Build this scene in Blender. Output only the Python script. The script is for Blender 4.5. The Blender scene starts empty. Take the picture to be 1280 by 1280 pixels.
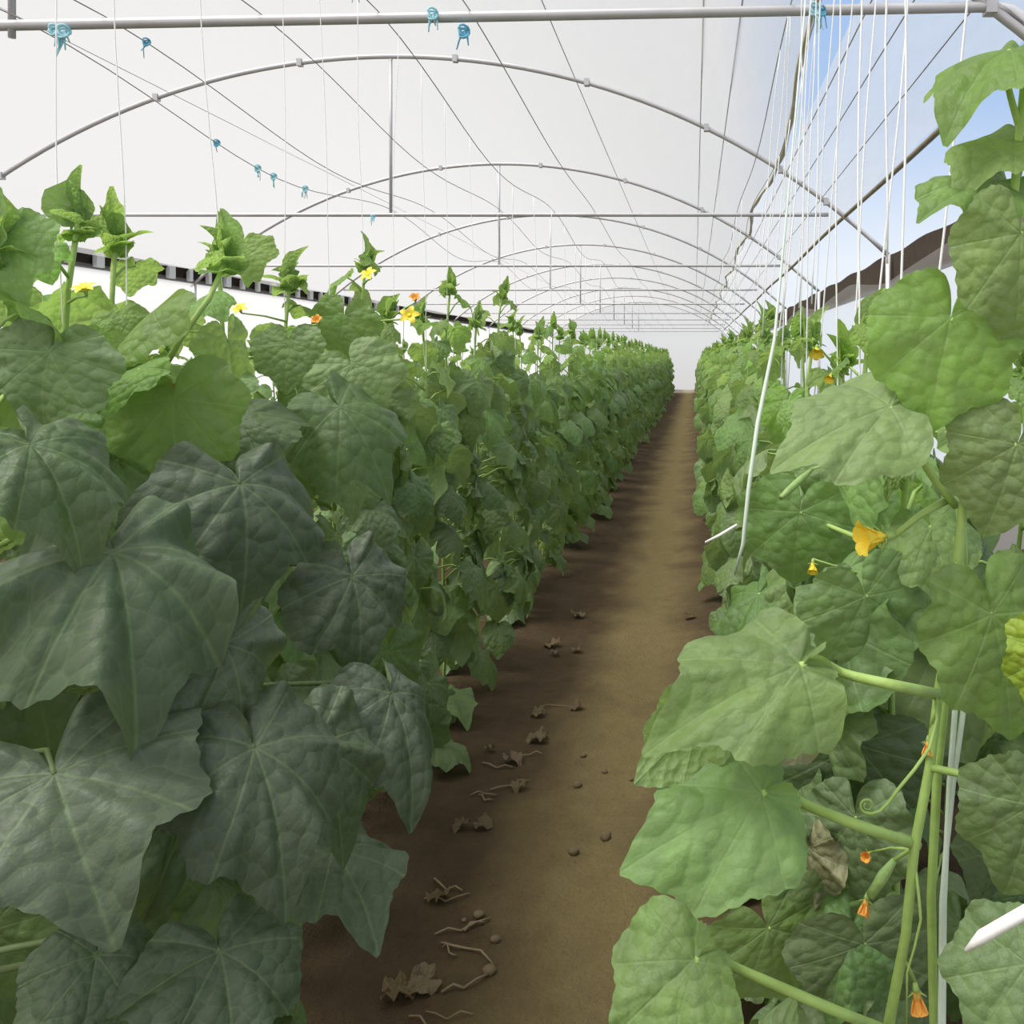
import bpy, math, random
import numpy as np
from mathutils import Vector, Matrix

R = random.Random(7)
S = bpy.context.scene
COL = S.collection
F = 1152.0            # focal length in pixels of the 1280 frame
VX, VY, EYE = 868.0, 447.0, 1.6


def at(px, py, D):
    """point at distance D (metres along the rows) under a pixel of the photograph"""
    return Vector(((px - VX) * D / F, D, EYE - (py - VY) * D / F))


# ------------------------------------------------------------------ render settings
S.view_settings.view_transform = 'Standard'
S.view_settings.look = 'None'
S.view_settings.gamma = 1.0
S.view_settings.use_curve_mapping = False
S.view_settings.exposure = 0.0
S.cycles.use_denoising = True
S.cycles.max_bounces = 7
S.cycles.diffuse_bounces = 5
S.cycles.glossy_bounces = 2
S.cycles.transmission_bounces = 4
S.cycles.transparent_max_bounces = 8
S.cycles.sample_clamp_indirect = 6.0
S.cycles.caustics_reflective = False
S.cycles.caustics_refractive = False

cam_d = bpy.data.cameras.new('camera')
cam = bpy.data.objects.new('camera', cam_d)
COL.objects.link(cam)
cam.location = (0, 0, EYE)
cam.rotation_euler = (math.pi / 2, 0, 0)
cam_d.sensor_width = 36
cam_d.lens = F / 1280 * 36
cam_d.shift_x = -(VX - 640) / 1280
cam_d.shift_y = -(640 - VY) / 1280
cam_d.clip_end = 300
cam_d.clip_start = 0.02
S.camera = cam


# ------------------------------------------------------------------ node helpers
class NT:
    def __init__(self, tree):
        self.t = tree

    def n(self, typ, **kw):
        nd = self.t.nodes.new(typ)
        for k, v in kw.items():
            if k == 'inp':
                for kk, vv in v.items():
                    self.set(nd.inputs[kk], vv)
            else:
                setattr(nd, k, v)
        return nd

    def set(self, sock, v):
        if isinstance(v, bpy.types.NodeSocket):
            self.t.links.new(v, sock)
        else:
            sock.default_value = v

    def math(self, op, a, b=0.0, c=0.0, clamp=False):
        nd = self.t.nodes.new('ShaderNodeMath')
        nd.operation = op
        nd.use_clamp = clamp
        self.set(nd.inputs[0], a)
        self.set(nd.inputs[1], b)
        self.set(nd.inputs[2], c)
        return nd.outputs[0]

    def mix(self, f, a, b, blend='MIX'):
        nd = self.t.nodes.new('ShaderNodeMix')
        nd.data_type = 'RGBA'
        nd.blend_type = blend
        self.set(nd.inputs[0], f)
        self.set(nd.inputs[6], a)
        self.set(nd.inputs[7], b)
        return nd.outputs[2]

    def ramp(self, f, stops):
        nd = self.t.nodes.new('ShaderNodeValToRGB')
        cr = nd.color_ramp
        while len(cr.elements) < len(stops):
            cr.elements.new(0.5)
        for e, (p, c) in zip(cr.elements, stops):
            e.position = p
            e.color = c if len(c) == 4 else (*c, 1)
        self.set(nd.inputs[0], f)
        return nd.outputs[0]

    def noise(self, vec, scale, detail=3.0, rough=0.55):
        nd = self.t.nodes.new('ShaderNodeTexNoise')
        if vec is not None:
            self.set(nd.inputs['Vector'], vec)
        nd.inputs['Scale'].default_value = scale
        nd.inputs['Detail'].default_value = detail
        nd.inputs['Roughness'].default_value = rough
        return nd.outputs[0]


def new_mat(name):
    m = bpy.data.materials.new(name)
    m.use_nodes = True
    m.node_tree.nodes.clear()
    t = NT(m.node_tree)
    out = t.n('ShaderNodeOutputMaterial')
    return m, t, out


def rgb(r, g, b):
    return (r, g, b, 1.0)


def simple(name, col, rough=0.5, metal=0.0, spec=0.4, var=0.0, scale=8.0, bump=0.0):
    m, t, out = new_mat(name)
    bs = t.n('ShaderNodeBsdfPrincipled')
    bs.inputs['Roughness'].default_value = rough
    bs.inputs['Metallic'].default_value = metal
    bs.inputs['Specular IOR Level'].default_value = spec
    co = t.n('ShaderNodeTexCoord').outputs['Object']
    nz = t.noise(co, scale)
    if var > 0:
        lo = rgb(*[c * (1 - var) for c in col])
        hi = rgb(*[min(1, c * (1 + var)) for c in col])
        t.set(bs.inputs['Base Color'], t.mix(nz, lo, hi))
    else:
        bs.inputs['Base Color'].default_value = rgb(*col)
    if bump:
        b = t.n('ShaderNodeBump')
        b.inputs['Strength'].default_value = bump
        b.inputs['Distance'].default_value = 0.01
        t.set(b.inputs['Height'], nz)
        t.set(bs.inputs['Normal'], b.outputs[0])
    t.set(out.inputs[0], bs.outputs[0])
    return m


def leaf_material(name, old, young, back, transl, dry=False):
    m, t, out = new_mat(name)
    lc = t.n('ShaderNodeAttribute', attribute_name='lc')
    age = t.n('ShaderNodeAttribute', attribute_name='age').outputs['Fac']
    rn = t.n('ShaderNodeAttribute', attribute_name='rnd').outputs['Fac']
    oi = t.n('ShaderNodeObjectInfo').outputs['Random']
    rr = t.math('FRACT', t.math('ADD', rn, t.math('MULTIPLY', oi, 3.17)))
    sep = t.n('ShaderNodeSeparateXYZ')
    t.set(sep.inputs[0], lc.outputs['Vector'])
    x, y = sep.outputs[0], sep.outputs[1]
    ax = t.math('ABSOLUTE', x)
    dmin = None
    # main veins fan out from the leaf stalk
    for ang, w in ((0, 1.0), (38, 0.9), (82, 0.85), (128, 0.8)):
        s, c = math.sin(math.radians(ang)), math.cos(math.radians(ang))
        d = t.math('ABSOLUTE', t.math('SUBTRACT', t.math('MULTIPLY', ax, c), t.math('MULTIPLY', y, s)))
        along = t.math('ADD', t.math('MULTIPLY', ax, s), t.math('MULTIPLY', y, c))
        pen = t.math('MULTIPLY', t.math('LESS_THAN', along, 0.0), 1.0)
        d = t.math('ADD', t.math('DIVIDE', d, w), pen)
        dmin = d if dmin is None else t.math('MINIMUM', dmin, d)
    vein = t.math('SUBTRACT', 1.0, t.math('DIVIDE', dmin, 0.019), clamp=True)
    # fine net of side veins
    offs = t.n('ShaderNodeVectorMath', operation='ADD')
    t.set(offs.inputs[0], lc.outputs['Vector'])
    cmb = t.n('ShaderNodeCombineXYZ')
    t.set(cmb.inputs[2], t.math('MULTIPLY', rr, 9.0))
    t.set(offs.inputs[1], cmb.outputs[0])
    vo = t.n('ShaderNodeTexVoronoi', feature='DISTANCE_TO_EDGE')
    vo.inputs['Scale'].default_value = 9.0
    t.set(vo.inputs['Vector'], offs.outputs[0])
    net = t.math('SUBTRACT', 1.0, t.math('DIVIDE', vo.outputs['Distance'], 0.07), clamp=True)
    nz = t.noise(offs.outputs[0], 3.2, 4.0)
    nf = t.noise(offs.outputs[0], 26.0, 2.0)
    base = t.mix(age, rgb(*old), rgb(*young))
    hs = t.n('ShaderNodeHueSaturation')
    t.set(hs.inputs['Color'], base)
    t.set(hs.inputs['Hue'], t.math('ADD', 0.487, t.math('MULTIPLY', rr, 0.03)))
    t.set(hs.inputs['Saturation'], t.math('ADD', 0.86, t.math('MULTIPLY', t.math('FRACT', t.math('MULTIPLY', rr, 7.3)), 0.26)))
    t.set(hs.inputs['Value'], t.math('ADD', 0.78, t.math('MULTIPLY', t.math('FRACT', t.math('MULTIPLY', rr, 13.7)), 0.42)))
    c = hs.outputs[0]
    c = t.mix(t.math('MULTIPLY', t.math('SUBTRACT', nz, 0.35, clamp=True), 1.3, clamp=True), c,
              rgb(*[k * 1.45 + 0.012 for k in old]) if dry else rgb(old[0] * 1.9 + .012, old[1] * 1.6 + .012, old[2] * 1.7 + .01))
    c = t.mix(t.math('MULTIPLY', nf, 0.28), c, t.mix(0.5, c, rgb(0.0, 0.0, 0.0)))
    c = t.mix(t.math('MULTIPLY', net, 0.12), c, rgb(.22, .34, .12))
    c = t.mix(t.math('MULTIPLY', vein, t.math('ADD', .22, t.math('MULTIPLY', age, .25))), c, rgb(.27, .40, .16))
    geo = t.n('ShaderNodeNewGeometry')
    c2 = t.mix(t.math('MULTIPLY', geo.outputs['Backfacing'], 0.65), c, rgb(*back))
    v1 = t.n('ShaderNodeTexVoronoi', feature='SMOOTH_F1')
    v1.inputs['Scale'].default_value = 9.0
    v1.inputs['Smoothness'].default_value = .45
    t.set(v1.inputs['Vector'], offs.outputs[0])
    dome = t.math('MULTIPLY', v1.outputs['Distance'], v1.outputs['Distance'])
    h = t.math('SUBTRACT', t.math('MULTIPLY', nf, 0.22), t.math('ADD', t.math('MULTIPLY', dome, 1.0), t.math('MULTIPLY', vein, 0.12)))
    bp = t.n('ShaderNodeBump')
    bp.inputs['Strength'].default_value = 0.5
    bp.inputs['Distance'].default_value = 0.012
    t.set(bp.inputs['Height'], h)
    bs = t.n('ShaderNodeBsdfPrincipled')
    t.set(bs.inputs['Base Color'], c2)
    bs.inputs['Roughness'].default_value = 0.52
    bs.inputs['Specular IOR Level'].default_value = 0.42
    t.set(bs.inputs['Normal'], bp.outputs[0])
    tr = t.n('ShaderNodeBsdfTranslucent')
    t.set(tr.inputs[0], t.mix(0.5, c, rgb(*transl)))
    t.set(tr.inputs['Normal'], bp.outputs[0])
    mx = t.n('ShaderNodeMixShader')
    t.set(mx.inputs[0], t.math('ADD', 0.12, t.math('MULTIPLY', age, 0.42)))
    t.set(mx.inputs[1], bs.outputs[0])
    t.set(mx.inputs[2], tr.outputs[0])
    t.set(out.inputs[0], mx.outputs[0])
    return m


M_LEAF = leaf_material('cucumber leaf', (.064, .095, .054), (.34, .56, .13), (.27, .38, .17), (.47, .66, .13))  # dark end is leaf age plus shade painted into the near left leaves
M_DRY = leaf_material('withered leaf', (.27, .26, .15), (.34, .33, .17), (.32, .31, .2), (.4, .38, .15), dry=True)
M_YELLOW = leaf_material('yellowing leaf', (.26, .36, .06), (.30, .42, .07), (.3, .38, .12), (.5, .6, .06))
M_BROWN = leaf_material('dead leaf', (.17, .115, .06), (.22, .16, .08), (.2, .15, .08), (.2, .15, .05), dry=True)
M_STEM = simple('green stem', (.33, .48, .13), 0.55, var=0.25, scale=30, bump=.3)
M_STEM_DARK = simple('dark stem', (.12, .17, .06), 0.6, var=0.3, scale=30, bump=.3)
M_PETAL = simple('yellow petal', (.95, .70, .06), 0.5, var=0.12, scale=60)
M_WILT = simple('wilted petal', (.78, .36, .06), 0.6, var=0.2, scale=60)
M_CUKE = simple('young cucumber skin', (.26, .40, .13), 0.5, var=0.25, scale=50, bump=.4)
M_PIPE = simple('galvanised pipe', (.54, .53, .55), 0.45, metal=0.35, var=0.2, scale=6)
M_RUST = simple('weathered purlin', (.26, .22, .15), 0.6, metal=0.1, var=0.35, scale=9)
M_WIRE = simple('wire', (.38, .37, .36), 0.5, metal=0.3)
M_TWINE = simple('white twine', (.95, .95, .93), 0.5, var=0.03, scale=80)
M_TWINE2 = simple('pale green twine', (.66, .76, .66), 0.6, var=0.08, scale=80)
M_BLUE = simple('blue twine', (.16, .48, .66), 0.5, var=0.2, scale=60)
M_BLUE2 = simple('pale blue twine', (.42, .74, .82), 0.5, var=0.2, scale=60)
M_HEM = simple('rolled film hem', (.52, .49, .36), 0.55, var=0.3, scale=4)
M_DARK = simple('dark shade net', (.045, .034, .026), 0.9, spec=0.1, var=0.4, scale=14)
M_TWIG = simple('dry stalk', (.24, .18, .105), 0.8, var=0.3, scale=30)
M_POT = simple('earth clod', (.17, .125, .07), 0.9, var=0.3, scale=30, bump=.6)
M_POST = simple('white slat', (.8, .8, .79), 0.6)


def film_mat(name, tint, cool, diff=.3, clear=.5):
    m, t, out = new_mat(name)
    co = t.n('ShaderNodeTexCoord').outputs['Object']
    mp = t.n('ShaderNodeMapping')
    t.set(mp.inputs[0], co)
    mp.inputs['Scale'].default_value = (1.0, .35, 1.0)
    nz = t.noise(mp.outputs[0], .55, 3.0)
    col = t.mix(t.math('MULTIPLY', t.math('SUBTRACT', nz, .3), 2.0, clamp=True), rgb(*tint), rgb(*cool))
    nw = t.noise(mp.outputs[0], 5.0, 4.0)
    bp = t.n('ShaderNodeBump')
    bp.inputs['Strength'].default_value = .25
    bp.inputs['Distance'].default_value = .05
    t.set(bp.inputs['Height'], nw)
    tr = t.n('ShaderNodeBsdfTranslucent')
    t.set(tr.inputs[0], col)
    t.set(tr.inputs['Normal'], bp.outputs[0])
    df = t.n('ShaderNodeBsdfDiffuse')
    t.set(df.inputs[0], col)
    mx = t.n('ShaderNodeMixShader')
    mx.inputs[0].default_value = diff
    t.set(mx.inputs[1], tr.outputs[0])
    t.set(mx.inputs[2], df.outputs[0])
    # part of the light passes straight through the thin film
    tp = t.n('ShaderNodeBsdfTransparent')
    mx2 = t.n('ShaderNodeMixShader')
    mx2.inputs[0].default_value = clear
    t.set(mx2.inputs[1], mx.outputs[0])
    t.set(mx2.inputs[2], tp.outputs[0])
    t.set(out.inputs[0], mx2.outputs[0])
    return m


M_FILM = film_mat('milky roof film', (.42, .415, .405), (.405, .41, .41))
M_FILM_B = film_mat('clear side film', (.60, .60, .60), (.57, .57, .58))
M_WALL = film_mat('white side film', (.84, .83, .80), (.82, .81, .79), clear=.6)


def soil_mat():
    m, t, out = new_mat('trodden soil')
    co = t.n('ShaderNodeTexCoord').outputs['Object']
    n1 = t.noise(co, 2.2, 5.0)
    n2 = t.noise(co, 14.0, 6.0, .65)
    n3 = t.noise(co, 70.0, 3.0, .6)
    sep = t.n('ShaderNodeSeparateXYZ')
    t.set(sep.inputs[0], co)
    # the trodden track is paler dry earth, the beds either side darker litter-strewn soil
    d = t.math('ABSOLUTE', t.math('ADD', sep.outputs[0], .30))
    d = t.math('ADD', d, t.math('MULTIPLY', t.math('SUBTRACT', n1, .5), .55))
    tr = t.math('SUBTRACT', 1.0, t.math('DIVIDE', t.math('SUBTRACT', d, .08), .30), clamp=True)
    bed = t.mix(n2, rgb(.040, .028, .015), rgb(.115, .077, .040))
    trk = t.mix(n2, rgb(.165, .125, .056), rgb(.255, .197, .088))
    c = t.mix(tr, bed, trk)
    c = t.mix(t.math('MULTIPLY', n3, .35), c, rgb(.06, .045, .028))
    bs = t.n('ShaderNodeBsdfPrincipled')
    t.set(bs.inputs['Base Color'], c)
    bs.inputs['Roughness'].default_value = .95
    bs.inputs['Specular IOR Level'].default_value = .15
    bp = t.n('ShaderNodeBump')
    bp.inputs['Strength'].default_value = .7
    bp.inputs['Distance'].default_value = .03
    t.set(bp.inputs['Height'], t.math('ADD', n2, t.math('MULTIPLY', n3, .5)))
    t.set(bs.inputs['Normal'], bp.outputs[0])
    t.set(out.inputs[0], bs.outputs[0])
    return m


M_SOIL = soil_mat()

# ------------------------------------------------------------------ sky and sun
w = bpy.data.worlds.new('sky')
S.world = w
w.use_nodes = True
w.node_tree.nodes.clear()
t = NT(w.node_tree)
wo = t.n('ShaderNodeOutputWorld')
bg = t.n('ShaderNodeBackground')
g = t.n('ShaderNodeTexCoord').outputs['Generated']
sp = t.n('ShaderNodeSeparateXYZ')
t.set(sp.inputs[0], g)
sky = t.ramp(sp.outputs[2], [(0.0, (.86, .92, 1.0)), (.10, (.84, .91, 1.0)), (.26, (.43, .60, .88)), (.6, (.30, .48, .82)), (1.0, (.26, .43, .78))])
cl = t.noise(g, 3.0, 5.0)
# a veil of bright cloud covers the left and upper sky, clear blue low on the right
veil = t.math('DIVIDE', t.math('SUBTRACT', .125, t.math('ADD', sp.outputs[0], t.math('MULTIPLY', t.math('SUBTRACT', cl, .5), .06))), .10, clamp=True)
veil = t.math('MAXIMUM', veil, t.math('MULTIPLY', t.math('SUBTRACT', sp.outputs[2], .38, clamp=True), 4.0, clamp=True))
sky = t.mix(veil, sky, t.mix(cl, rgb(.80, .81, .83), rgb(.90, .90, .90)))

# added bright patch of unseen sky, behind and left, to light the near leaves
back = t.math('SMOOTH_MIN', 1.0, t.math('MULTIPLY', t.math('SUBTRACT', t.math('SUBTRACT', t.math('MULTIPLY', sp.outputs[1], -.55), t.math('MULTIPLY', sp.outputs[0], .83)), .1, clamp=True), 2.0), .1)
t.set(bg.inputs[0], t.mix(back, sky, rgb(1.0, .97, .92)))
t.set(bg.inputs[1], t.math('ADD', 1.0, t.math('MULTIPLY', back, .3)))
t.set(wo.inputs[0], bg.outputs[0])

sd = bpy.data.lights.new('sun', 'SUN')
sd.energy = 6.6
sd.angle = math.radians(34)
sd.color = (1.0, .975, .94)
sun = bpy.data.objects.new('sun', sd)
COL.objects.link(sun)
sun.rotation_euler = Vector((.48, .22, -1.0)).to_track_quat('-Z', 'Y').to_euler()


# ------------------------------------------------------------------ object helpers
class MB:
    def __init__(self):
        self.v, self.f = [], []

    def tube(self, pts, rad, n=6, cap=True):
        pts = [Vector(p) for p in pts]
        k = len(pts)
        rads = rad if isinstance(rad, (list, tuple)) else [rad] * k
        b0 = len(self.v)
        tang = []
        for i in range(k):
            d = pts[min(i + 1, k - 1)] - pts[max(i - 1, 0)]
            tang.append(d.normalized() if d.length > 1e-9 else Vector((0, 0, 1)))
        ref = Vector((1, 0, 0)) if abs(tang[0].x) < .8 else Vector((0, 1, 0))
        u = (ref - tang[0] * ref.dot(tang[0])).normalized()
        for i in range(k):
            u = u - tang[i] * u.dot(tang[i])
            u = u.normalized() if u.length > 1e-6 else tang[i].orthogonal().normalized()
            vv = tang[i].cross(u)
            for j in range(n):
                a = 2 * math.pi * j / n
                self.v.append(tuple(pts[i] + (u * math.cos(a) + vv * math.sin(a)) * rads[i]))
        for i in range(k - 1):
            for j in range(n):
                a = b0 + i * n + j
                b = b0 + i * n + (j + 1) % n
                self.f.append((a, b, b + n, a + n))
        if cap:
            self.f.append(tuple(b0 + j for j in reversed(range(n))))
            self.f.append(tuple(b0 + (k - 1) * n + j for j in range(n)))
        return self

    def box(self, lo, hi):
        b = len(self.v)
        x0, y0, z0 = lo
        x1, y1, z1 = hi
        self.v += [(x0, y0, z0), (x1, y0, z0), (x1, y1, z0), (x0, y1, z0), (x0, y0, z1), (x1, y0, z1), (x1, y1, z1), (x0, y1, z1)]
        self.f += [tuple(b + i for i in q) for q in ((3, 2, 1, 0), (4, 5, 6, 7), (0, 1, 5, 4), (1, 2, 6, 5), (2, 3, 7, 6), (3, 0, 4, 7))]
        return self

    def grid(self, pts):
        """pts: list of rows of points"""
        b = len(self.v)
        n = len(pts[0])
        for r in pts:
            self.v += [tuple(p) for p in r]
        for i in range(len(pts) - 1):
            for j in range(n - 1):
                a = b + i * n + j
                self.f.append((a, a + 1, a + n + 1, a + n))
        return self

    def mesh(self, name, mat, smooth=True):
        me = bpy.data.meshes.new(name)
        me.from_pydata(self.v, [], self.f)
        if mat:
            me.materials.append(mat)
        if smooth:
            me.polygons.foreach_set('use_smooth', [True] * len(me.polygons))
        me.update()
        return me

    def build(self, name, mat, parent=None, smooth=True):
        """link as one object; with a parent the points are made local to it"""
        if parent is not None:
            off = world_loc(parent)
            self.v = [tuple(Vector(p) - off) for p in self.v]
        ob = bpy.data.objects.new(name, self.mesh(name, mat, smooth))
        COL.objects.link(ob)
        ob.parent = parent
        return ob


def world_loc(o):
    v = Vector((0, 0, 0))
    while o is not None:
        v = v + o.location
        o = o.parent
    return v


def tag(o, label=None, cat=None, group=None, kind=None):
    if label:
        o['label'] = label
    if cat:
        o['category'] = cat
    if group:
        o['group'] = group
    if kind:
        o['kind'] = kind
    return o


def empty(name, loc, label, cat, group=None):
    o = bpy.data.objects.new(name, None)
    o.empty_display_size = .1
    o.location = loc
    COL.objects.link(o)
    return tag(o, label, cat, group)


def structure(o, label=None):
    return tag(o, label, None, None, 'structure')


ORD = ['first', 'second', 'third', 'fourth', 'fifth', 'sixth', 'seventh', 'eighth', 'ninth', 'tenth', 'eleventh', 'twelfth',
       'thirteenth', 'fourteenth', 'fifteenth', 'sixteenth', 'seventeenth', 'eighteenth', 'nineteenth', 'twentieth']

# ------------------------------------------------------------------ greenhouse shell
CX, RAD, ZC = -2.5, 5.94, 4.12 - 5.94
Y0, Y1 = -1.1, 42.0
ARCH_Y = [3.43 + 4.28 * k for k in range(-2, 10)]


def arch_z(off):
    return ZC + math.sqrt(RAD * RAD - off * off)


def bay(y):
    """0 at an arch, 1 half way between two arches"""
    return math.sin(math.pi * ((y - 3.43) / 4.28)) ** 2


# soil
xs = np.concatenate([np.linspace(-8, -1.2, 18)[:-1], np.linspace(-1.2, .4, 70)[:-1], np.linspace(.4, 3.2, 14)])
ys = np.concatenate([np.linspace(-6, 1.2, 12)[:-1], np.linspace(1.2, 5, 150)[:-1], np.linspace(5, 46, 120)])
ph = np.random.RandomState(3)
waves = [(ph.uniform(-1, 1) * s, ph.uniform(-1, 1) * s, ph.uniform(0, 6.3), .028 / s ** .8) for s in (3, 5, 8, 12, 18, 26, 38, 55) for _ in range(4)]


def ground_z(x, y):
    z = 0.0
    for a, b, p, am in waves:
        z += am * math.sin(a * x + b * y + p)
    d = abs(x + .45)
    return z * .55 + .05 * min(1, max(0, (d - .3) / .4)) - .02


g = MB()
g.grid([[(x, y, ground_z(x, y)) for x in xs] for y in ys])
floor = structure(g.build('floor', M_SOIL), 'bare brown soil floor with a paler trodden track between the rows')


def film(name, offs, mat, fo0=None, fo1=None, y0=Y0, y1=Y1, sag=.035, lift=.035):
    rows = []
    n = int((y1 - y0) / .214)
    for i in range(n + 1):
        y = y0 + (y1 - y0) * i / n
        b = bay(y)
        o0 = fo0(y) if fo0 else offs[0]
        o1 = fo1(y) if fo1 else offs[-1]
        k = len(offs)
        row = []
        for j in range(k):
            o = o0 + (o1 - o0) * (offs[j] - offs[0]) / (offs[-1] - offs[0])
            row.append((CX + o, y, arch_z(o) + lift - sag * b))
        rows.append(row)
    m = MB()
    m.grid(rows)
    return m.build(name, mat)


def edge_a(y):
    wv = .008 * math.sin(y * 2.3) + .004 * math.sin(y * 5.3 + 1)
    if y < 7.71:
        f = min(1.0, max(0.0, (7.71 - y) / 4.0))
        return 3.21 - .125 * f * f * (3 - 2 * f) - .03 * bay(y) + wv
    return 3.21 - .07 * bay(y) + wv


roof = structure(film('ceiling', list(np.linspace(-3.87, 3.2, 48)), M_FILM, fo1=edge_a), 'milky white plastic film roof stretched over the arches')
structure(film('ceiling', list(np.linspace(3.24, 3.76, 6)), M_FILM_B, sag=.01), 'greyish strip of roof film above the open side')
hem = MB()
hy = np.arange(Y0, Y1, .14)
hem.tube([(CX + edge_a(y), y, arch_z(edge_a(y)) + .03 - .035 * bay(y)) for y in hy], [.018 + .007 * math.sin(y * 3.7) * math.sin(y * 1.9) for y in hy], 6)
structure(hem.build('trim_1', M_HEM), 'rolled olive hem along the open edge of the roof film')

# purlin under the lower edge of the strip, eave strips, side walls
m = MB()
m.tube([(CX + 3.76, y, arch_z(3.76) + .01 * math.sin(y * .9)) for y in np.arange(Y0, Y1 + .5, .5)], .017, 6)
structure(m.build('trim_2', M_RUST), 'brown pipe purlin along the lower edge of the roof on the right')


def wall_top_r(y):
    return 2.235 + .12 * bay(y)


m = MB()
m.grid([[(1.62 + .02 * math.sin(y * 3 + z), y, z) for z in (0, .4, .8, 1.2, 1.6, 2.0, wall_top_r(y))] for y in np.arange(Y0, Y1 + .2, .214)])
structure(m.build('wall_right', M_WALL), 'white film side wall on the right below the dark strip')
m = MB()
nys = list(np.arange(Y0, Y1 + .2, .214))
m.grid([[(1.66, y, 2.20), (1.665, y, 2.32), (1.66, y, 2.475 + .012 * math.sin(y * 4))] for y in nys])
m.grid([[(1.69, y, 2.475 + .012 * math.sin(y * 4)), (1.695, y, 2.32), (1.69, y, 2.20)] for y in nys])
structure(m.build('trim_3', M_DARK), 'dark brown strip along the top of the right side wall')

m = MB()
m.grid([[(-6.5, y, z) for z in (0, .6, 1.2, 1.8, 2.3, 2.61)] for y in np.arange(Y0, Y1 + .2, .428)])
structure(m.build('wall_left', M_WALL), 'white film side wall on the left')
m = MB()
m.grid([[(-6.52, y, 2.56), (-6.54, y, 2.65), (-6.47, y, 2.74 + .02 * bay(y))] for y in nys])
band = structure(m.build('trim_4', M_DARK), 'dark vent strip high on the left side wall')
for i in range(30):
    y = 7.2 + i * .46
    b = MB().box((-6.505, y, 2.58), (-6.455, y + (.07 if i % 3 else .13), 2.745))
    b.build('slat', M_POST, band, smooth=False)

m = MB()
m.grid([[(CX + o, Y1, z) for z in np.linspace(0, arch_z(o) + .03, 5)] for o in np.linspace(-4.1, 4.1, 24)])
structure(m.build('wall_back', M_WALL), 'white film end wall at the far end of the tunnel')


# arches: bowed pipe, tie bar, king post, eave posts
for k, y in enumerate(ARCH_Y):
    i = k - 2
    name = ORD[i] if 0 <= i < 20 else ''
    if i < 0:
        continue      # behind the camera: nothing of it is in the photo
    a = empty('greenhouse_arch', (CX, y, 0),
              ('grey pipe arch nearest the camera, its thick tie bar across the top of the picture' if i == 0 else
               'grey pipe arch with level tie bar and centre post, %s from the camera' % name), 'arch', 'pipe arches carrying the roof film')
    MB().tube([(CX + o, y, arch_z(o)) for o in np.linspace(-4.05, 4.12, 60)], .021, 8).build('arch_pipe', M_PIPE, a)
    if i == 0:
        zt = lambda o: 2.80 + .105 * max(0, (o + 2.0) / 5.6) ** 1.0 if o > -2 else 2.80
    else:
        zt = lambda o: 2.795
    pts = [(CX + o, y, zt(o)) for o in np.linspace(-3.7, 3.62, 30)]
    if i == 0:
        pts += [(CX + 3.68, y, zt(3.6) - .012), (CX + 3.73, y, zt(3.6) - .045), (CX + 3.76, y, zt(3.6) - .10)]
    MB().tube(pts, .021 if i == 0 else .017, 8).build('tie_bar', M_PIPE, a)
    MB().tube([(CX - .04, y, 2.79), (CX - .04, y, arch_z(0))], .014, 6).build('centre_post', M_PIPE, a)
    MB().tube([(1.62, y, 0), (1.62, y, arch_z(4.12))], .022, 8).build('eave_post', M_PIPE, a)
    MB().tube([(-6.5, y, 0), (-6.5, y, arch_z(-4.0))], .022, 8).build('eave_post', M_PIPE, a)
    for o in (-3.3, -2.0, -.8, .5, 1.6, 2.6, 3.22, 3.6):
        z = arch_z(o)
        MB().box((CX + o - .02, y - .028, z - .028), (CX + o + .02, y + .028, z + .03)).build('clamp', M_PIPE, a, smooth=False)


def wire_pt(x0, y, sag, z=2.83):
    b = bay(y)
    lift = max(0, .105 * max(0, (x0 - CX + 2.0) / 5.6) * (1 - abs(y - 3.43) / 4.28)) if y < 7.71 else 0
    return (x0 + random.Random(int(x0 * 1000) + 5).uniform(-.05, .05) * b, y, z + lift - sag * b)


def wire(x0, sag, label, z=2.83, jit=0, y1=41.9, mat=M_WIRE, r=.0028, group='crop wires slung across the tie bars'):
    pts = []
    y = -.85
    q = random.Random(int(x0 * 1000) + 5)
    drift = q.uniform(-.05, .05)
    while y < y1:
        b = bay(y)
        lift = .0
        if y < 7.71:
            lift = (.105 * max(0, (x0 - CX + 2.0) / 5.6)) * (1 - abs(y - 3.43) / 4.28)
            lift = max(lift, 0)
        pts.append((x0 + drift * b, y, z + lift - sag * b))
        y += .2675
    o = MB().tube(pts, r, 4).build('overhead_wire', mat)
    return tag(o, label, 'wire', group)


wire(-2.52, .17, 'sagging grey crop wire beside the centre posts of the arches')
wire(-2.20, .13, 'sagging grey crop wire carrying the bright blue knot over the left row')
wire(-1.62, .10, 'thin crop wire midway between two wires over the left row')
wire(-1.18, .14, 'grey crop wire directly over the left row, a post of the arch beside it')
wire(-.84, .07, 'grey crop wire over the left edge of the path, blue knot on it')
wire(.36, .05, 'left one of two crop wires over the right row')
wire(.47, .05, 'right one of two crop wires over the right row')


def roof_wire(off, label, r=.004):
    o = MB().tube([(CX + off, y, arch_z(off) + .012) for y in np.arange(-.8, Y1, 1.07)], r, 4).build('roof_wire', M_WIRE)
    tag(o, label, 'wire', 'roof wires under the film')


roof_wire(3.40, 'upper roof wire under the greyish film strip on the right')
roof_wire(3.57, 'lower roof wire under the greyish film strip on the right')
roof_wire(3.27, 'roof wire along the top edge of the greyish film strip')
roof_wire(2.55, 'roof wire under the white film next to the open gap')
roof_wire(2.75, 'roof wire under the white film, closest to the rolled hem')
roof_wire(1.5, 'roof wire under the white film right of the centre posts')
roof_wire(-1.9, 'roof wire under the white film left of the centre posts', .003)


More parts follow.
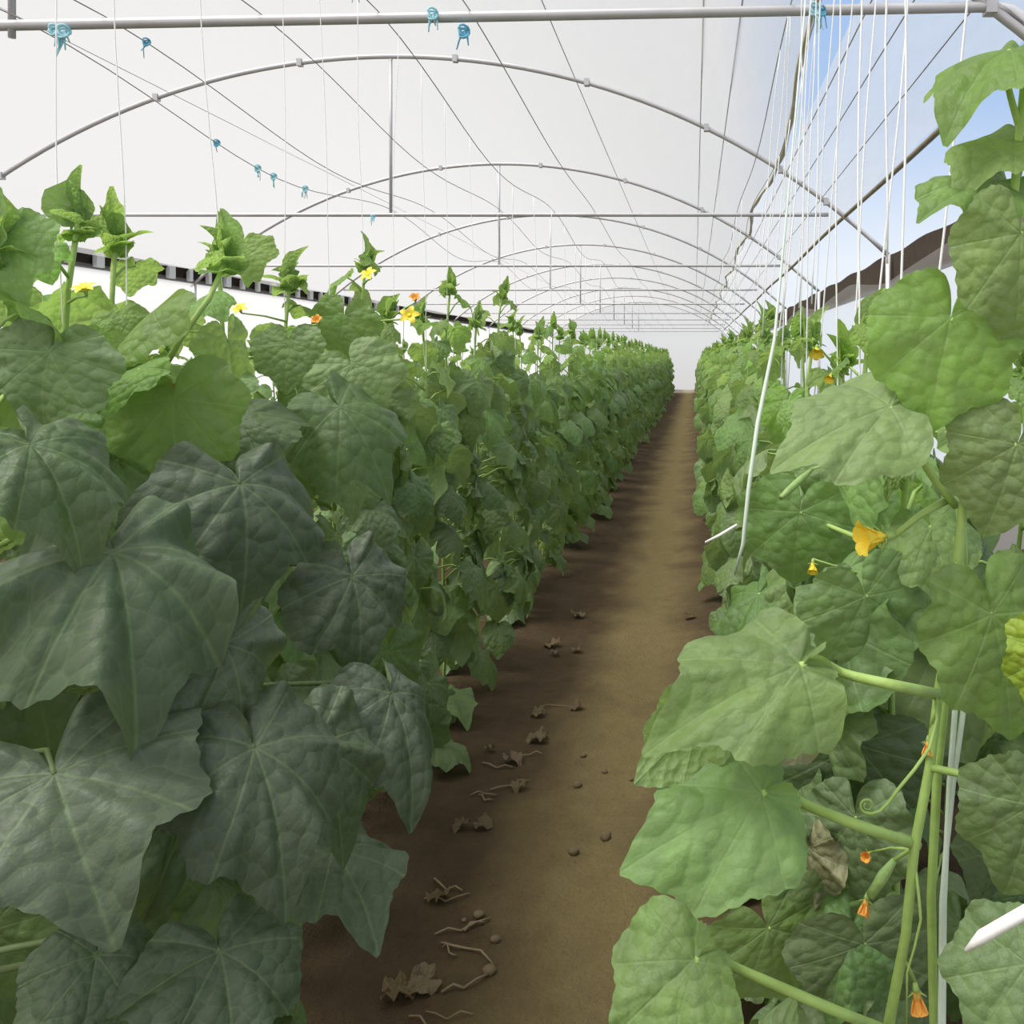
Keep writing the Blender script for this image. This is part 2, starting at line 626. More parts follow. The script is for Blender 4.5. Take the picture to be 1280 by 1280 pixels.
# blue and pale twine knots on bars and wires
def knot(p, size, mat, label, tails=3, seed=0):
    q = random.Random(seed)
    b = MB()
    p = Vector(p)
    size *= .8
    for k in range(3):
        pts = []
        for i in range(9):
            a = i / 8 * 2 * math.pi
            pts.append(p + Vector((math.cos(a) * size * .33, math.sin(a + k) * size * .3, math.sin(a) * size * .33 + (k - 1) * size * .2)))
        b.tube(pts, size * .11, 5)
    for k in range(tails):
        a = q.uniform(-1, 1)
        ln = size * q.uniform(.8, 2.0)
        b.tube([p, p + Vector((a * size * .5, q.uniform(-.3, .3) * size, -ln * .4)), p + Vector((a * size * .7, q.uniform(-.3, .3) * size, -ln))], [size * .1, size * .08, size * .05], 5)
    o = b.build('twine_knot', mat)
    return tag(o, label, 'knot', 'twine knots on the bars and wires')


Dn = 3.43
knot(at(80, 40, Dn - .02), .06, M_BLUE2, 'pale blue twine tuft tied on the near tie bar by the post', 5, 1)
knot(at(68, 38, Dn - .02), .05, M_BLUE2, 'smaller pale blue twine tuft touching the post on the near tie bar', 3, 2)
knot(at(541, 18, Dn - .03), .055, M_BLUE2, 'pale blue twine tuft above the near tie bar, left of the bright blue knot', 4, 3)
knot(at(580, 40, Dn - .03), .06, M_BLUE, 'bright blue knot tied round the near tie bar', 3, 4)
knot(at(1018, 12, Dn - .03), .06, M_BLUE2, 'pale blue knot on the near tie bar above the right row', 4, 5)
knot(at(1028, 14, Dn - .03), .045, M_BLUE, 'blue knot on the near tie bar beside the paler one, above the right row', 3, 6)
knot(wire_pt(-1.18, 3.24, .14), .04, M_BLUE2, 'pale blue knot at the very top on a wire left of the middle', 3, 7)
knot(wire_pt(-2.20, 3.70, .13), .04, M_BLUE, 'small bright blue knot on a sagging wire below the near tie bar', 2, 8)
knot(wire_pt(-2.52, 4.85, .17), .045, M_BLUE, 'dark blue twist on the sagging wire over the left row', 1, 9)
knot(wire_pt(-2.52, 5.30, .17), .05, M_BLUE2, 'pale blue knot on the sagging wire, left one of a close pair', 3, 10)
knot(wire_pt(-2.52, 5.50, .17), .05, M_BLUE2, 'pale blue knot on the sagging wire, right one of a close pair', 3, 11)
knot(wire_pt(-2.52, 5.95, .17), .05, M_BLUE2, 'pale blue knot just above the tie bar of the second arch', 4, 12)
knot(at(466, 272, 7.68), .05, M_BLUE2, 'pale blue knot hanging from the tie bar of the second arch', 4, 13)

# ------------------------------------------------------------------ leaves
KEY = [(0, 1.04), (7, .94), (15, .83), (24, .755), (34, .765), (43, .80), (50, .765), (64, .655), (80, .66), (93, .69), (101, .66), (114, .575), (130, .565), (150, .51), (164, .40), (172, .25), (177, .06)]
KA = np.radians([k for k, _ in KEY])
KR = np.array([r for _, r in KEY])
VEINS = np.radians([0, 38, 82, 128, -38, -82, -128])


def leaf_arrays(seed, rays=64, rings=7, droop=.25, fold=.12, ruffle=.06, side=.15, tip=.1, sx=1.0, tooth=.022, pucker=.035, pointy=0.0, cup=0.0, back=1.0):
    q = np.random.RandomState(seed)
    th = np.radians(np.linspace(-176.5, 176.5, rays))
    r = np.interp(np.abs(th), KA, KR)
    ker = np.array([.25, .5, .25])
    r = np.convolve(np.pad(r, 1, mode='edge'), ker, 'valid')
    r = r * (1 + .05 * np.sin(2 * th + q.uniform(0, 6)) + .04 * np.sin(3 * th + q.uniform(0, 6)) + .02 * np.sin(7 * th + q.uniform(0, 6)))
    r = r * (1 - (1 - back) * np.clip((np.abs(th) - 1.55) / .7, 0, 1))
    r = r + pointy * np.exp(-(th / .28) ** 2)
    if rays >= 96:
        saw = np.abs(((th * 6.2 * 1.0 / math.pi * 3) % 1) - .5) * 2
        r = r + tooth * (saw - .5) * np.clip((3.0 - np.abs(th)) * 3, 0, 1)
    else:
        r = r + tooth * .6 * (np.arange(rays) % 2 - .5)
    ts = np.linspace(0.06, 1, rings) ** .9
    V, LC = [(0, 0, 0)], [(0, 0, 0)]
    ph1, ph2, n1 = q.uniform(0, 6.3), q.uniform(0, 6.3), q.choice([4, 5, 6])
    n2 = n1 * 2 + 1
    lop = q.uniform(-.12, .12)
    X = np.outer(ts, r * np.sin(th))
    Y = np.outer(ts, r * np.cos(th))
    T = np.repeat(ts[:, None], rays, 1)
    TH = np.repeat(th[None, :], rings, 0)
    RR = np.hypot(X, Y)
    dv = np.min(np.abs(((TH[..., None] - VEINS[None, None, :]) + math.pi) % (2 * math.pi) - math.pi), axis=2)
    Z = fold * np.abs(X) - droop * RR ** 2 - side * X ** 2 - tip * np.clip(Y, 0, None) ** 2.2 + cup * RR
    Z = Z + ruffle * T ** 2.2 * (np.sin(n1 * TH + ph1) * .8 + .35 * np.sin(n2 * TH + ph2))
    Z = Z + pucker * RR ** .8 * (1 - np.exp(-(dv * np.maximum(RR, .05) / .07) ** 2))
    Z = Z + lop * X * RR
    LCx, LCy = X.copy(), Y.copy()
    X = X * sx
    V = np.vstack([[0, 0, 0], np.stack([X, Y, Z], -1).reshape(-1, 3)])
    LC = np.vstack([[0, 0, 0], np.stack([LCx, LCy, 0 * Z], -1).reshape(-1, 3)])
    Fc = []
    for j in range(rays - 1):
        Fc.append((0, 1 + j + 1, 1 + j, 1 + j))
    for i in range(rings - 1):
        for j in range(rays - 1):
            a = 1 + i * rays + j
            Fc.append((a, a + 1, a + rays + 1, a + rays))
    return V, np.array(Fc), LC


def leaf_mesh(name, V, Fc, LC, age, rnd, mat):
    me = bpy.data.meshes.new(name)
    me.from_pydata(V.tolist(), [], [tuple(dict.fromkeys(f)) for f in Fc.tolist()])
    a = me.attributes.new('lc', 'FLOAT_VECTOR', 'POINT')
    a.data.foreach_set('vector', LC.astype(np.float32).ravel())
    for nm, val in (('age', age), ('rnd', rnd)):
        a = me.attributes.new(nm, 'FLOAT', 'POINT')
        a.data.foreach_set('value', np.broadcast_to(np.asarray(val, dtype=np.float32), (len(V),)).copy())
    me.materials.append(mat)
    me.polygons.foreach_set('use_smooth', [True] * len(me.polygons))
    me.update()
    # leaf tops face +z
    return me


def variant_params(k):
    q = random.Random(100 + k)
    return dict(seed=k, droop=q.uniform(.12, .5), fold=q.uniform(-.1, .3), ruffle=q.uniform(.05, .13), side=q.uniform(.1, .75), tip=q.uniform(.0, .5), sx=q.uniform(.88, 1.12))


POOL = {}
for k in range(14):
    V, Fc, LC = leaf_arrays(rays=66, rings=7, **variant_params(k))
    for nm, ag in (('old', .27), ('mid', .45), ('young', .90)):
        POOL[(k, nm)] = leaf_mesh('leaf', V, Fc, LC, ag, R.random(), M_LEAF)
LOW = [leaf_arrays(rays=30, rings=4, **variant_params(k)) for k in range(14)]


def leaf_matrix(base, midrib, normal, L):
    y = Vector(midrib).normalized()
    n = Vector(normal)
    z = (n - y * n.dot(y))
    z = z.normalized() if z.length > 1e-5 else y.orthogonal().normalized()
    x = y.cross(z)
    return Matrix(((x.x * L, y.x * L, z.x * L, base[0]), (x.y * L, y.y * L, z.y * L, base[1]), (x.z * L, y.z * L, z.z * L, base[2]), (0, 0, 0, 1)))


def dirv(az, el):
    return Vector((math.cos(az) * math.cos(el), math.sin(az) * math.cos(el), math.sin(el)))


def plan_plant(seed, h, az0, spread=1.35, zmin=.1, step=.048, tipdx=(0, 0), size=1.0):
    """stem line, stalk lines and leaf placements of one plant, origin at its base; az0 is the way most of its leaves face"""
    q = random.Random(seed)
    n = 14
    stem = []
    wob = [q.uniform(-.02, .02) for _ in range(4)]
    for i in range(n + 1):
        f = i / n
        x = wob[0] * math.sin(f * 7 + 1) + wob[1] * math.sin(f * 13) + tipdx[0] * f ** 3
        y = wob[2] * math.sin(f * 6 + 2) + wob[3] * math.sin(f * 15) + tipdx[1] * f ** 3
        stem.append(Vector((x, y, h * f)))

    def sp(z):
        f = max(0, min(.9999, z / h)) * n
        i = int(f)
        return stem[i].lerp(stem[i + 1], f - i)
    leaves, stalks = [], []
    z = zmin
    flip = 0
    while z < h - .03:
        f = z / h
        top = max(0.0, min(1.0, (z - (h - .48)) / .48))       # 0 below, 1 at the growing tip
        if top < .15:
            az = az0 + q.gauss(0, spread)
        else:
            az = az0 + flip + q.gauss(0, .5)
        flip += 2.4
        pl = (q.uniform(.10, .24) if f > .25 else q.uniform(.12, .26)) * (1 - .62 * top)
        el = q.uniform(.1, .75) + top * .35
        L = q.uniform(.125, .188) * (1 - .70 * top) * (.9 if f < .15 else 1) * size
        p0 = sp(z)
        d = dirv(az, el)
        p1 = p0 + d * pl
        p1.z -= pl * .18
        pm = p0.lerp(p1, .5) + Vector((0, 0, pl * .12))
        if p1.z < .10:
            z += step
            continue
        pitch = q.uniform(.55, 1.35) - .55 * top
        az2 = az + q.gauss(0, .35)
        mid = dirv(az2, -pitch)
        nor = dirv(az2, math.pi / 2 - pitch) + Vector((q.gauss(0, .22), q.gauss(0, .22), q.gauss(0, .12)))
        if p1.z - L * math.sin(pitch) < .03:
            mid = dirv(az2, -.15)
            nor = dirv(az2, 1.4)
        kk = q.randrange(14)
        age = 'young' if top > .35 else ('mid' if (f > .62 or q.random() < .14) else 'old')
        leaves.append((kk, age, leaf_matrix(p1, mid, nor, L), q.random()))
        stalks.append(([p0, pm, p1], (.0042 if top < .5 else .003)))
        z += step * q.uniform(.75, 1.3) * (1 + .9 * top)
    return stem, stalks, leaves, sp


def stem_radii(k, r0=.0065, r1=.004):
    return [r0 + (r1 - r0) * i / (k - 1) for i in range(k)]


def tip_arrays(seed, size, lean=(0, 0)):
    """bunch of folded baby leaves at the growing tip"""
    q = random.Random(seed)
    Vs, Fs, LCs = [], [], []
    n0 = 0
    for k in range(8):
        if k < 2:
            el, L, az = 1.5 - .35 * k, .95 - .25 * k, q.uniform(0, 6)
        else:
            el, L, az = q.uniform(-.1, 1.0), q.uniform(.32, .72), k * 2.4 + q.uniform(-.3, .3)
        V, Fc, LC = leaf_arrays(seed * 7 + k, rays=40, rings=5, droop=q.uniform(-.1, .3), fold=q.uniform(.7, 1.3) if k < 3 else q.uniform(.05, .5), ruffle=.07, side=.1, tip=q.uniform(0, .35), sx=.5 if k < 3 else .95, pointy=.18)
        d = dirv(az, el)
        b = Vector((math.cos(az) * .12, math.sin(az) * .12, -.55 + .09 * (8 - k))) * size
        m = np.array(leaf_matrix(b + Vector((lean[0], lean[1], 0)), d, dirv(az, el + math.pi / 2), L * size))
        V = V @ m[:3, :3].T + m[:3, 3]
        Vs.append(V)
        Fs.append(Fc + n0)
        LCs.append(LC)
        n0 += len(V)
    return np.vstack(Vs), np.vstack(Fs), np.vstack(LCs)


def link(name, me, parent, loc=None, matrix=None, label=None):
    o = bpy.data.objects.new(name, me)
    COL.objects.link(o)
    o.parent = parent
    if matrix is not None:
        o.matrix_basis = matrix
    elif loc is not None:
        o.location = loc
    if label:
        o['label'] = label
    return o


TIPS = []
for k in range(6):
    V, Fc, LC = tip_arrays(40 + k, .082)
    TIPS.append(leaf_mesh('growing_tip', V, Fc, LC, 1.25, R.random(), M_LEAF))


class Plant:
    pass


def detailed_plant(seed, x, y, h, az0, label, group, **kw):
    """a plant near the camera: every leaf a part"""
    root = empty('cucumber_plant', (x, y, 0), label, 'plant', group)
    stem, stalks, leaves, sp = plan_plant(seed, h, az0, **kw)
    b = MB()
    b.tube(stem, stem_radii(len(stem), .0075, .005), 7)
    ob = bpy.data.objects.new('stem', b.mesh('stem', M_STEM))
    COL.objects.link(ob)
    ob.parent = root
    for pts, r in stalks:
        link('leaf_stalk', MB().tube(pts, [r * 1.15, r, r * .8], 5).mesh('leaf_stalk', M_STEM), root)
    for kk, age, m, rnd in leaves:
        link('leaf', POOL[(kk, age)], root, matrix=m)
    tip = link('growing_tip', TIPS[seed % 6], root, loc=stem[-1])
    tip.rotation_euler = (R.uniform(-.25, .25), R.uniform(-.25, .25), R.uniform(0, 6.28))
    P = Plant()
    P.root, P.sp, P.h, P.x, P.y = root, sp, h, x, y
    return P


# ---- rows
LX, RX = -1.17, .36
left_near = [  # D, tip pixel (x, y) or None, height when there is none
    (1.12, None, 1.66), (1.42, (28, 262), 0), (1.70, (95, 236), 0), (1.90, (152, 262), 0), (2.22, (281, 288), 0), (2.62, (362, 318), 0),
    (2.95, None, 1.74), (3.22, (455, 302), 0), (3.62, None, 1.77), (4.02, None, 1.78), (4.40, (563, 338), 0), (4.85, None, 1.80), (5.55, (628, 346), 0)]
left_desc = [
    'large-leaved cucumber plant at the near left corner, its stem outside the picture',
    'cucumber plant with a broad bright leaf against the roof at the upper left corner',
    'cucumber plant with a tall pointed pale tip at upper left',
    'cucumber plant with a forked pale tip just right of the tall pointed one',
    'cucumber plant with a leaning bare stem and a bright toothed leaf hanging below',
    'cucumber plant with a white twine crossing its small tip, behind the leaning stem',
    'cucumber plant between the twine-crossed tip and the tall leafy tip of the left row',
    'tallest cucumber plant midway along the left row, with leafy tip and yellow flowers',
    'cucumber plant just behind the tall leafy tip with flowers',
    'second cucumber plant behind the tall leafy tip with flowers',
    'cucumber plant with a small star-shaped tip standing above the left row',
    'cucumber plant between the star-shaped tip and the last tall tip of the left row',
    'cucumber plant with the last tall tip before the left row turns hazy']
GL, GR = 'cucumber plants of the left row', 'cucumber plants of the right row'
lefts, rights = [], []
for i, (D, tp, hh) in enumerate(left_near):
    x = LX + R.uniform(-.03, .03)
    kw = {}
    if tp:
        # stand the tip under its pixel
        p = at(tp[0], tp[1] + 10, D)
        hh = p.z
        kw['tipdx'] = (p.x - x, 0)
    P = detailed_plant(200 + i, x, D, hh - .04 if tp else hh, -.35, left_desc[i], GL, **kw)
    lefts.append(P)

right_near = [(1.58, 1.62), (1.96, 1.66), (2.34, 1.60), (2.74, 1.66), (3.15, 1.68), (3.58, 1.66)]
right_desc = ['cucumber plant directly behind the foreground plant with long stalks', 'cucumber plant behind the slanting pale twine in the right row',
              'cucumber plant of the right row with a yellow flower at its top', 'cucumber plant just beyond the flowering top in the right row',
              'second cucumber plant beyond the flowering top in the right row', 'third cucumber plant beyond the flowering top in the right row']
for i, (D, hh) in enumerate(right_near):
    rights.append(detailed_plant(300 + i, RX + R.uniform(-.02, .03), D, hh, math.pi + .6, right_desc[i], GR, spread=1.2))


for i, (D, hh) in enumerate([(1.75, 1.55), (2.25, 1.58), (2.8, 1.6), (3.4, 1.6)]):
    detailed_plant(330 + i, .80 + R.uniform(-.03, .03), D, hh, math.pi + 1.2, '%s cucumber plant in the back line behind the bright foreground plant' % ORD[i], GR + ', back line', spread=1.6)


# ---- copies for the far rows: stem, foliage, growing tip
def make_proto(seed, h, az0, res=LOW):
    stem, stalks, leaves, sp = plan_plant(seed, h, az0)
    b = MB()
    b.tube(stem, stem_radii(len(stem)), 5)
    for pts, r in stalks:
        b.tube(pts, [r * 1.1, r, r * .8], 4)
    Vs, Fs, LCs, A, Q = [], [], [], [], []
    n0 = 0
    for kk, age, m, rnd in leaves:
        V, Fc, LC = LOW[kk]
        mm = np.array(m)
        Vs.append(V @ mm[:3, :3].T + mm[:3, 3])
        Fs.append(Fc + n0)
        LCs.append(LC)
        A += [{'old': .40, 'mid': .55, 'young': .95}[age]] * len(V)  # paler than the near leaves, tone raised to brighten the far rows
        Q += [rnd] * len(V)
        n0 += len(V)
    fol = leaf_mesh('foliage', np.vstack(Vs), np.vstack(Fs), np.vstack(LCs), np.array(A), np.array(Q), M_LEAF)
    return b.mesh('stem', M_STEM), fol, stem[-1]


def proto_root(pr, loc, rz, label, group, sc=1.0, name='cucumber_plant', tip=True):
    o = empty(name, loc, label, 'plant', group)
    o.rotation_euler = (0, 0, rz)
    o.scale = (1, 1, sc)
    link('stem', pr[0], o)
    link('foliage', pr[1], o)
    if tip:
        link('growing_tip', TIPS[R.randrange(6)], o, loc=pr[2])
    return o


def copy_tree(root, loc, rz, label, group, sc):
    c = root.copy()
    COL.objects.link(c)
    c.location = loc
    c.rotation_euler = (0, 0, rz)
    c.scale = (1, 1, sc)
    c['label'] = label
    c['group'] = group
    for ch in root.children:
        d = ch.copy()
        COL.objects.link(d)
        d.parent = c
    return c


protos_l = [make_proto(500 + k, 1.80, -.35) for k in range(7)]
protos_r = [make_proto(540 + k, 1.72, math.pi + .35) for k in range(6)]


def stretch_label(side, y):
    k = sum(1 for a in ARCH_Y[2:] if a < y)
    if k >= 5:
        return 'dense green cucumber plant in the farthest stretch of the %s row, past the fifth arch' % side
    return 'cucumber plant of the %s row standing between the %s and %s pipe arch' % (side, ORD[k - 1], ORD[k])


def far_row(x0, protos, y, y1, step, side, group, sgn):
    firsts = {}
    i = 0
    while y < y1:
        k = R.randrange(len(protos))
        loc = (x0 + R.uniform(-.04, .04), y, 0)
        rz = R.uniform(-.35, .35)
        sc = R.uniform(.97, 1.05)
        lab = stretch_label(side, y)
        grp = group + ', ' + ' '.join(lab.split()[-5:])
        if k not in firsts:
            firsts[k] = proto_root(protos[k], loc, rz, lab, grp, sc)
        else:
            copy_tree(firsts[k], loc, rz, lab, grp, sc)
        y += step * R.uniform(.9, 1.1)


far_row(LX, protos_l, 5.0 + .95, 41.3, .40, 'left', GL, 1)
far_row(RX, protos_r, 4.0, 41.3, .40, 'right', GR, -1)
# the next row to the left, glimpsed between the tips
y = 3.4
f2 = {}
G2 = 'cucumber plants of the second row on the left'
L2 = 'cucumber plant in the row behind the left one, glimpsed through its tops'
while y < 15:
    k = R.randrange(4)
    loc = (-2.75 + R.uniform(-.05, .05), y, 0)
    if k not in f2:
        f2[k] = proto_root(protos_l[k], loc, R.uniform(-.3, .3), L2, G2, .93)
    else:
        copy_tree(f2[k], loc, R.uniform(-.3, .3), L2, G2, R.uniform(.9, .97))
    y += .45

# ------------------------------------------------------------------ foreground plant on the right
HD = 1.15
hero = empty('cucumber_plant', (at(1190, 900, HD).x, HD, 0), 'tall bright cucumber plant in the right foreground with long leaf stalks and a tendril', 'plant', GR)
hp = [(1105, 2000), (1108, 1500), (1112, 1275), (1132, 1170), (1143, 1060), (1162, 960), (1174, 860), (1186, 790), (1196, 715), (1203, 640), (1222, 560), (1240, 460), (1252, 370), (1266, 270), (1272, 190), (1280, 110), (1300, 40), (1318, -10)]
hs = []
for i, (a, b) in enumerate(hp):
    p = at(a, b, HD + .02 * math.sin(i * 1.3))
    p.z = max(p.z, -.01)
    hs.append(p)
MB().tube(hs, [.0075] * 3 + [.0065] * 8 + [.0055] * (len(hs) - 11), 8).build('stem', M_STEM, hero)
# a second, older stem stands just behind
MB().tube([at(1168, 2010, 1.2), at(1170, 1400, 1.2), at(1164, 1120, 1.2), at(1172, 960, 1.19), at(1186, 830, 1.2), at(1204, 700, 1.19), at(1200, 620, 1.18)], .0062, 7).build('side_shoot', M_STEM, hero)


def hero_leaf(parent, base, apex, D, dD=0.0, n=(0, -.9, .4), stalk=None, age=.35, mat=M_LEAF, w=1.0, seed=0, label=None, sr=.0045, smat=None, **kw):
    B, T = at(base[0], base[1], D), at(apex[0], apex[1], D + dD)
    L = (T - B).length
    prm = dict(droop=.18, fold=.08, ruffle=.05, side=.18, tip=.12)
    kw = dict(kw)
    if 'tipc' in kw:
        kw['tip'] = kw.pop('tipc')
    prm.update(kw)
    V, Fc, LC = leaf_arrays(900 + seed, rays=150, rings=11, sx=w, **prm)
    me = leaf_mesh('leaf', V, Fc, LC, age, (seed * .377) % 1, mat)
    m = leaf_matrix(B - world_loc(parent), T - B, n, L)
    o = link('leaf', me, parent, matrix=m, label=label)
    if stalk:
        pts = [p if isinstance(p, Vector) else at(p[0], p[1], p[2] if len(p) > 2 else D) for p in stalk]
        # the stalk meets the underside of the blade
        nv = Vector(n).normalized()
        end = B - nv * .001
        side_in = (pts[-1] - B)
        side_in -= nv * side_in.dot(nv)
        pre = B - nv * .028 + side_in.normalized() * .03
        pts = pts + [pre, end]
        dense = []
        for i in range(len(pts) - 1):
            for k in range(4):
                f = k / 4
                p = pts[i].lerp(pts[i + 1], f)
                dense.append(p)
        dense.append(pts[-1])
        # soften
        for _ in range(3):
            dense = [dense[0]] + [(dense[i - 1] + dense[i] * 2 + dense[i + 1]) / 4 for i in range(1, len(dense) - 1)] + [dense[-1]]
        k = len(dense)
        MB().tube(dense, [sr * (1.15 - .4 * i / (k - 1)) for i in range(k)], 8).build('leaf_stalk', smat or M_STEM, parent)
    return o


# bright leaves of the foreground plant
hero_leaf(hero, (1262, 62), (1172, 92), HD, -.07, (-.22, -.36, .9), [(1276, 165), (1262, 118)], .8, seed=1, w=1.05, droop=.34, side=.3, ruffle=.09, tipc=.2)
hero_leaf(hero, (1266, 172), (1200, 200), HD, -.05, (-.1, -.45, .85), [(1272, 220)], .8, seed=2, w=1.0, droop=.3, side=.3, ruffle=.07)
hero_leaf(hero, (1240, 226), (1148, 240), HD, -.07, (.05, -.42, .88), [(1266, 290)], .75, seed=3, w=.8, droop=.25, side=.3, ruffle=.1)
hero_leaf(hero, (1276, 292), (1274, 442), HD - .09, .0, (-.15, -.9, .35), [(1266, 330, HD)], .65, seed=4, w=.85, side=.3)
hero_leaf(hero, (1188, 398), (1160, 540), HD - .04, -.02, (-.12, -.92, .35), [(1238, 480, HD), (1222, 420)], .88, seed=5, w=1.02, side=.10, ruffle=.06, droop=.12)
hero_leaf(hero, (1112, 508), (952, 562), HD - .03, -.05, (.10, -.55, .83), [(1195, 632, HD), (1160, 590), (1138, 540)], .60, seed=6, w=.72, side=.22, droop=.12, sr=.005, back=.5)
hero_leaf(hero, (1272, 555), (1238, 668), HD - .06, .0, (-.1, -.95, .15), [(1255, 560, HD)], .42, seed=7, w=1.15, side=.12)
hero_leaf(hero, (1240, 768), (1284, 935), HD - .05, -.02, (.0, -.85, .5), [(1198, 700, HD)], .42, seed=8, w=.9, side=.12, ruffle=.05)
hero_leaf(hero, (1322, 815), (1296, 905), HD - .14, .0, (-.4, -.9, .1), None, .5, M_YELLOW, seed=9, w=1.1, label='yellowing leaf at the right edge')
hero_leaf(hero, (1000, 832), (812, 902), HD - .10, -.06, (-.25, -.70, .66), [(1172, 868, HD), (1120, 857), (1050, 842, HD - .04)], .70, seed=10, w=.72, side=.25, droop=.16, ruffle=.085, sr=.0062, back=.5)
hero_leaf(hero, (872, 905), (800, 968), HD - .06, .0, (.5, .8, .3), None, .75, seed=11, w=.9)
hero_leaf(hero, (952, 992), (766, 1076), HD - .10, -.05, (-.18, -.74, .66), [(1146, 1056, HD), (1080, 1035), (1000, 1004, HD - .04)], .58, seed=12, w=.80, side=.28, droop=.18, ruffle=.08, sr=.0062, back=.5)
hero_leaf(hero, (868, 1200), (748, 1306), HD - .10, -.04, (-.1, -.75, .62), [(1112, 1290, HD), (1040, 1262), (920, 1210, HD - .03)], .52, seed=13, w=.92, side=.2, sr=.006, back=.6)
hero_leaf(hero, (1290, 1005), (1262, 1132), HD - .09, .0, (-.15, -.95, .2), [(1165, 960, HD), (1215, 970, HD - .03)], .38, seed=14, w=1.05, side=.15)
hero_leaf(hero, (1285, 1205), (1205, 1320), HD - .12, -.03, (-.1, -.6, .8), None, .30, seed=15, w=1.0, side=.15)
# older leaves behind it, and a withered one
R0 = rights[0]


def r0_stem(z):
    return R0.sp(z) + R0.root.location


def behind_leaf(base, apex, D, n, age, seed, mat=M_LEAF, **kw):
    B = at(base[0], base[1], D)
    hero_leaf(R0.root, base, apex, D, 0, n, [r0_stem(max(.05, B.z - .05))], age, mat, seed=seed, **kw)


behind_leaf((1000, 640), (985, 745), 1.72, (-.25, -.9, .3), .45, 16, w=1.1)
behind_leaf((1082, 745), (1110, 852), 1.45, (.0, -.85, .5), .40, 17, w=1.15, side=.3)
behind_leaf((1070, 930), (1050, 1045), 1.5, (.0, -.9, .4), .12, 18, w=1.5)
behind_leaf((985, 885), (1030, 955), 1.36, (.3, -.9, .2), .2, 19, M_DRY, w=1.1, ruffle=.2, fold=.5, label='withered grey curled leaf')
behind_leaf((1010, 1060), (1005, 1150), 1.45, (-.2, -.9, .2), .0, 20, M_DRY, w=.8, ruffle=.15, fold=.5, label='dull grey drooping leaf')
behind_leaf((960, 1160), (1010, 1260), 1.42, (.0, -.9, .4), .3, 21, w=1.3)
behind_leaf((1080, 1180), (1100, 1290), 1.4, (.0, -.8, .5), .25, 22, w=1.4)
behind_leaf((1118, 575), (1102, 625), 1.4, (-.6, -.7, .2), .4, 23, w=.45)


def flower(parent, p, axis, size, mat=M_PETAL, stalk=None, closed=.35, seed=0, label=None):
    """five pointed petals round a throat, with a green stalk behind"""
    q = random.Random(seed)
    ax = Vector(axis).normalized()
    u = ax.orthogonal().normalized()
    v = ax.cross(u)
    b = MB()
    p = Vector(p)
    for k in range(5):
        a = 2 * math.pi * k / 5 + q.uniform(-.15, .15)
        rad = u * math.cos(a) + v * math.sin(a)
        side = ax.cross(rad)
        out = rad * math.cos(closed * 1.4) + ax * math.sin(closed * 1.4)
        rows = []
        for i in range(6):
            f = i / 5
            wd = size * .185 * (math.sin(math.pi * min(1, f * .82 + .14)) ** .8) * (1 if f < .99 else .25)
            c = p + out * (size * .62 * f) + ax * (size * .10 * math.sin(f * 3) - size * .12 * f * f) + rad * size * .05
            rows.append([c - side * wd + ax * wd * .25, c, c + side * wd + ax * wd * .25])
        b.grid(rows)
    b.tube([p - ax * size * .12, p + ax * size * .12], [size * .09, size * .14], 7)
    o = b.build('flower', mat, parent)
    if label:
        o['label'] = label
    s = MB()
    s.tube([p - ax * size * .35, p - ax * size * .1], [size * .06, size * .12], 6)
    for k in range(5):
        a = 2 * math.pi * (k + .5) / 5
        rad = u * math.cos(a) + v * math.sin(a)
        s.tube([p - ax * size * .1, p + rad * size * .22 - ax * size * .02, p + rad * size * .3 + ax * size * .03], [size * .03, size * .025, size * .008], 4)
    if stalk is not None:
        st = Vector(stalk)
        mid = st.lerp(p - ax * size * .35, .5) + Vector((0, 0, .004))
        s.tube([st, mid, p - ax * size * .35], [size * .09, size * .07, size * .06], 6)
    s.build('flower_stalk', M_STEM, o)
    return o


flower(hero, at(1100, 671, HD - .04), (-.95, -.3, -.05), .060, M_PETAL, at(1182, 626, HD), .72, 1)
flower(hero, at(1160, 930, HD + .01), (-.2, -.5, -.8), .03, M_WILT, at(1171, 885, HD), .9, 2, 'wilted orange flower')
flower(hero, at(1085, 1068, HD + .08), (-.4, -.7, .1), .024, M_WILT, at(1143, 1062, HD), .8, 3, 'wilted orange flower')
flower(hero, at(1082, 1128, HD + .02), (-.3, -.5, -.8), .032, M_WILT, at(1118, 1075, HD + .02), .9, 4, 'wilted orange flower')
flower(hero, at(1146, 1244, HD), (.1, -.3, -.95), .042, M_WILT, at(1125, 1196, HD), .85, 5, 'wilted orange flower')
# young cucumbers carrying the wilted flowers
MB().tube([at(1143, 1058, HD), at(1132, 1066, HD + .012), at(1118, 1075, HD + .02)], .0025, 6).build('fruit_stalk', M_STEM, hero)
MB().tube([at(1118, 1075, HD + .02), at(1104, 1095, HD + .02), at(1088, 1120, HD + .02)], [.004, .008, .006], 8).build('cucumber', M_CUKE, hero)
MB().tube([r0_stem(1.46), at(1060, 572, 1.53), at(1016, 586, 1.5)], .002, 6).build('fruit_stalk', M_STEM, R0.root)
MB().tube([at(1016, 586, 1.5), at(1000, 600, 1.48), at(985, 614, 1.46), at(976, 622, 1.45)], [.003, .006, .006, .004], 8).build('cucumber', M_CUKE, R0.root)
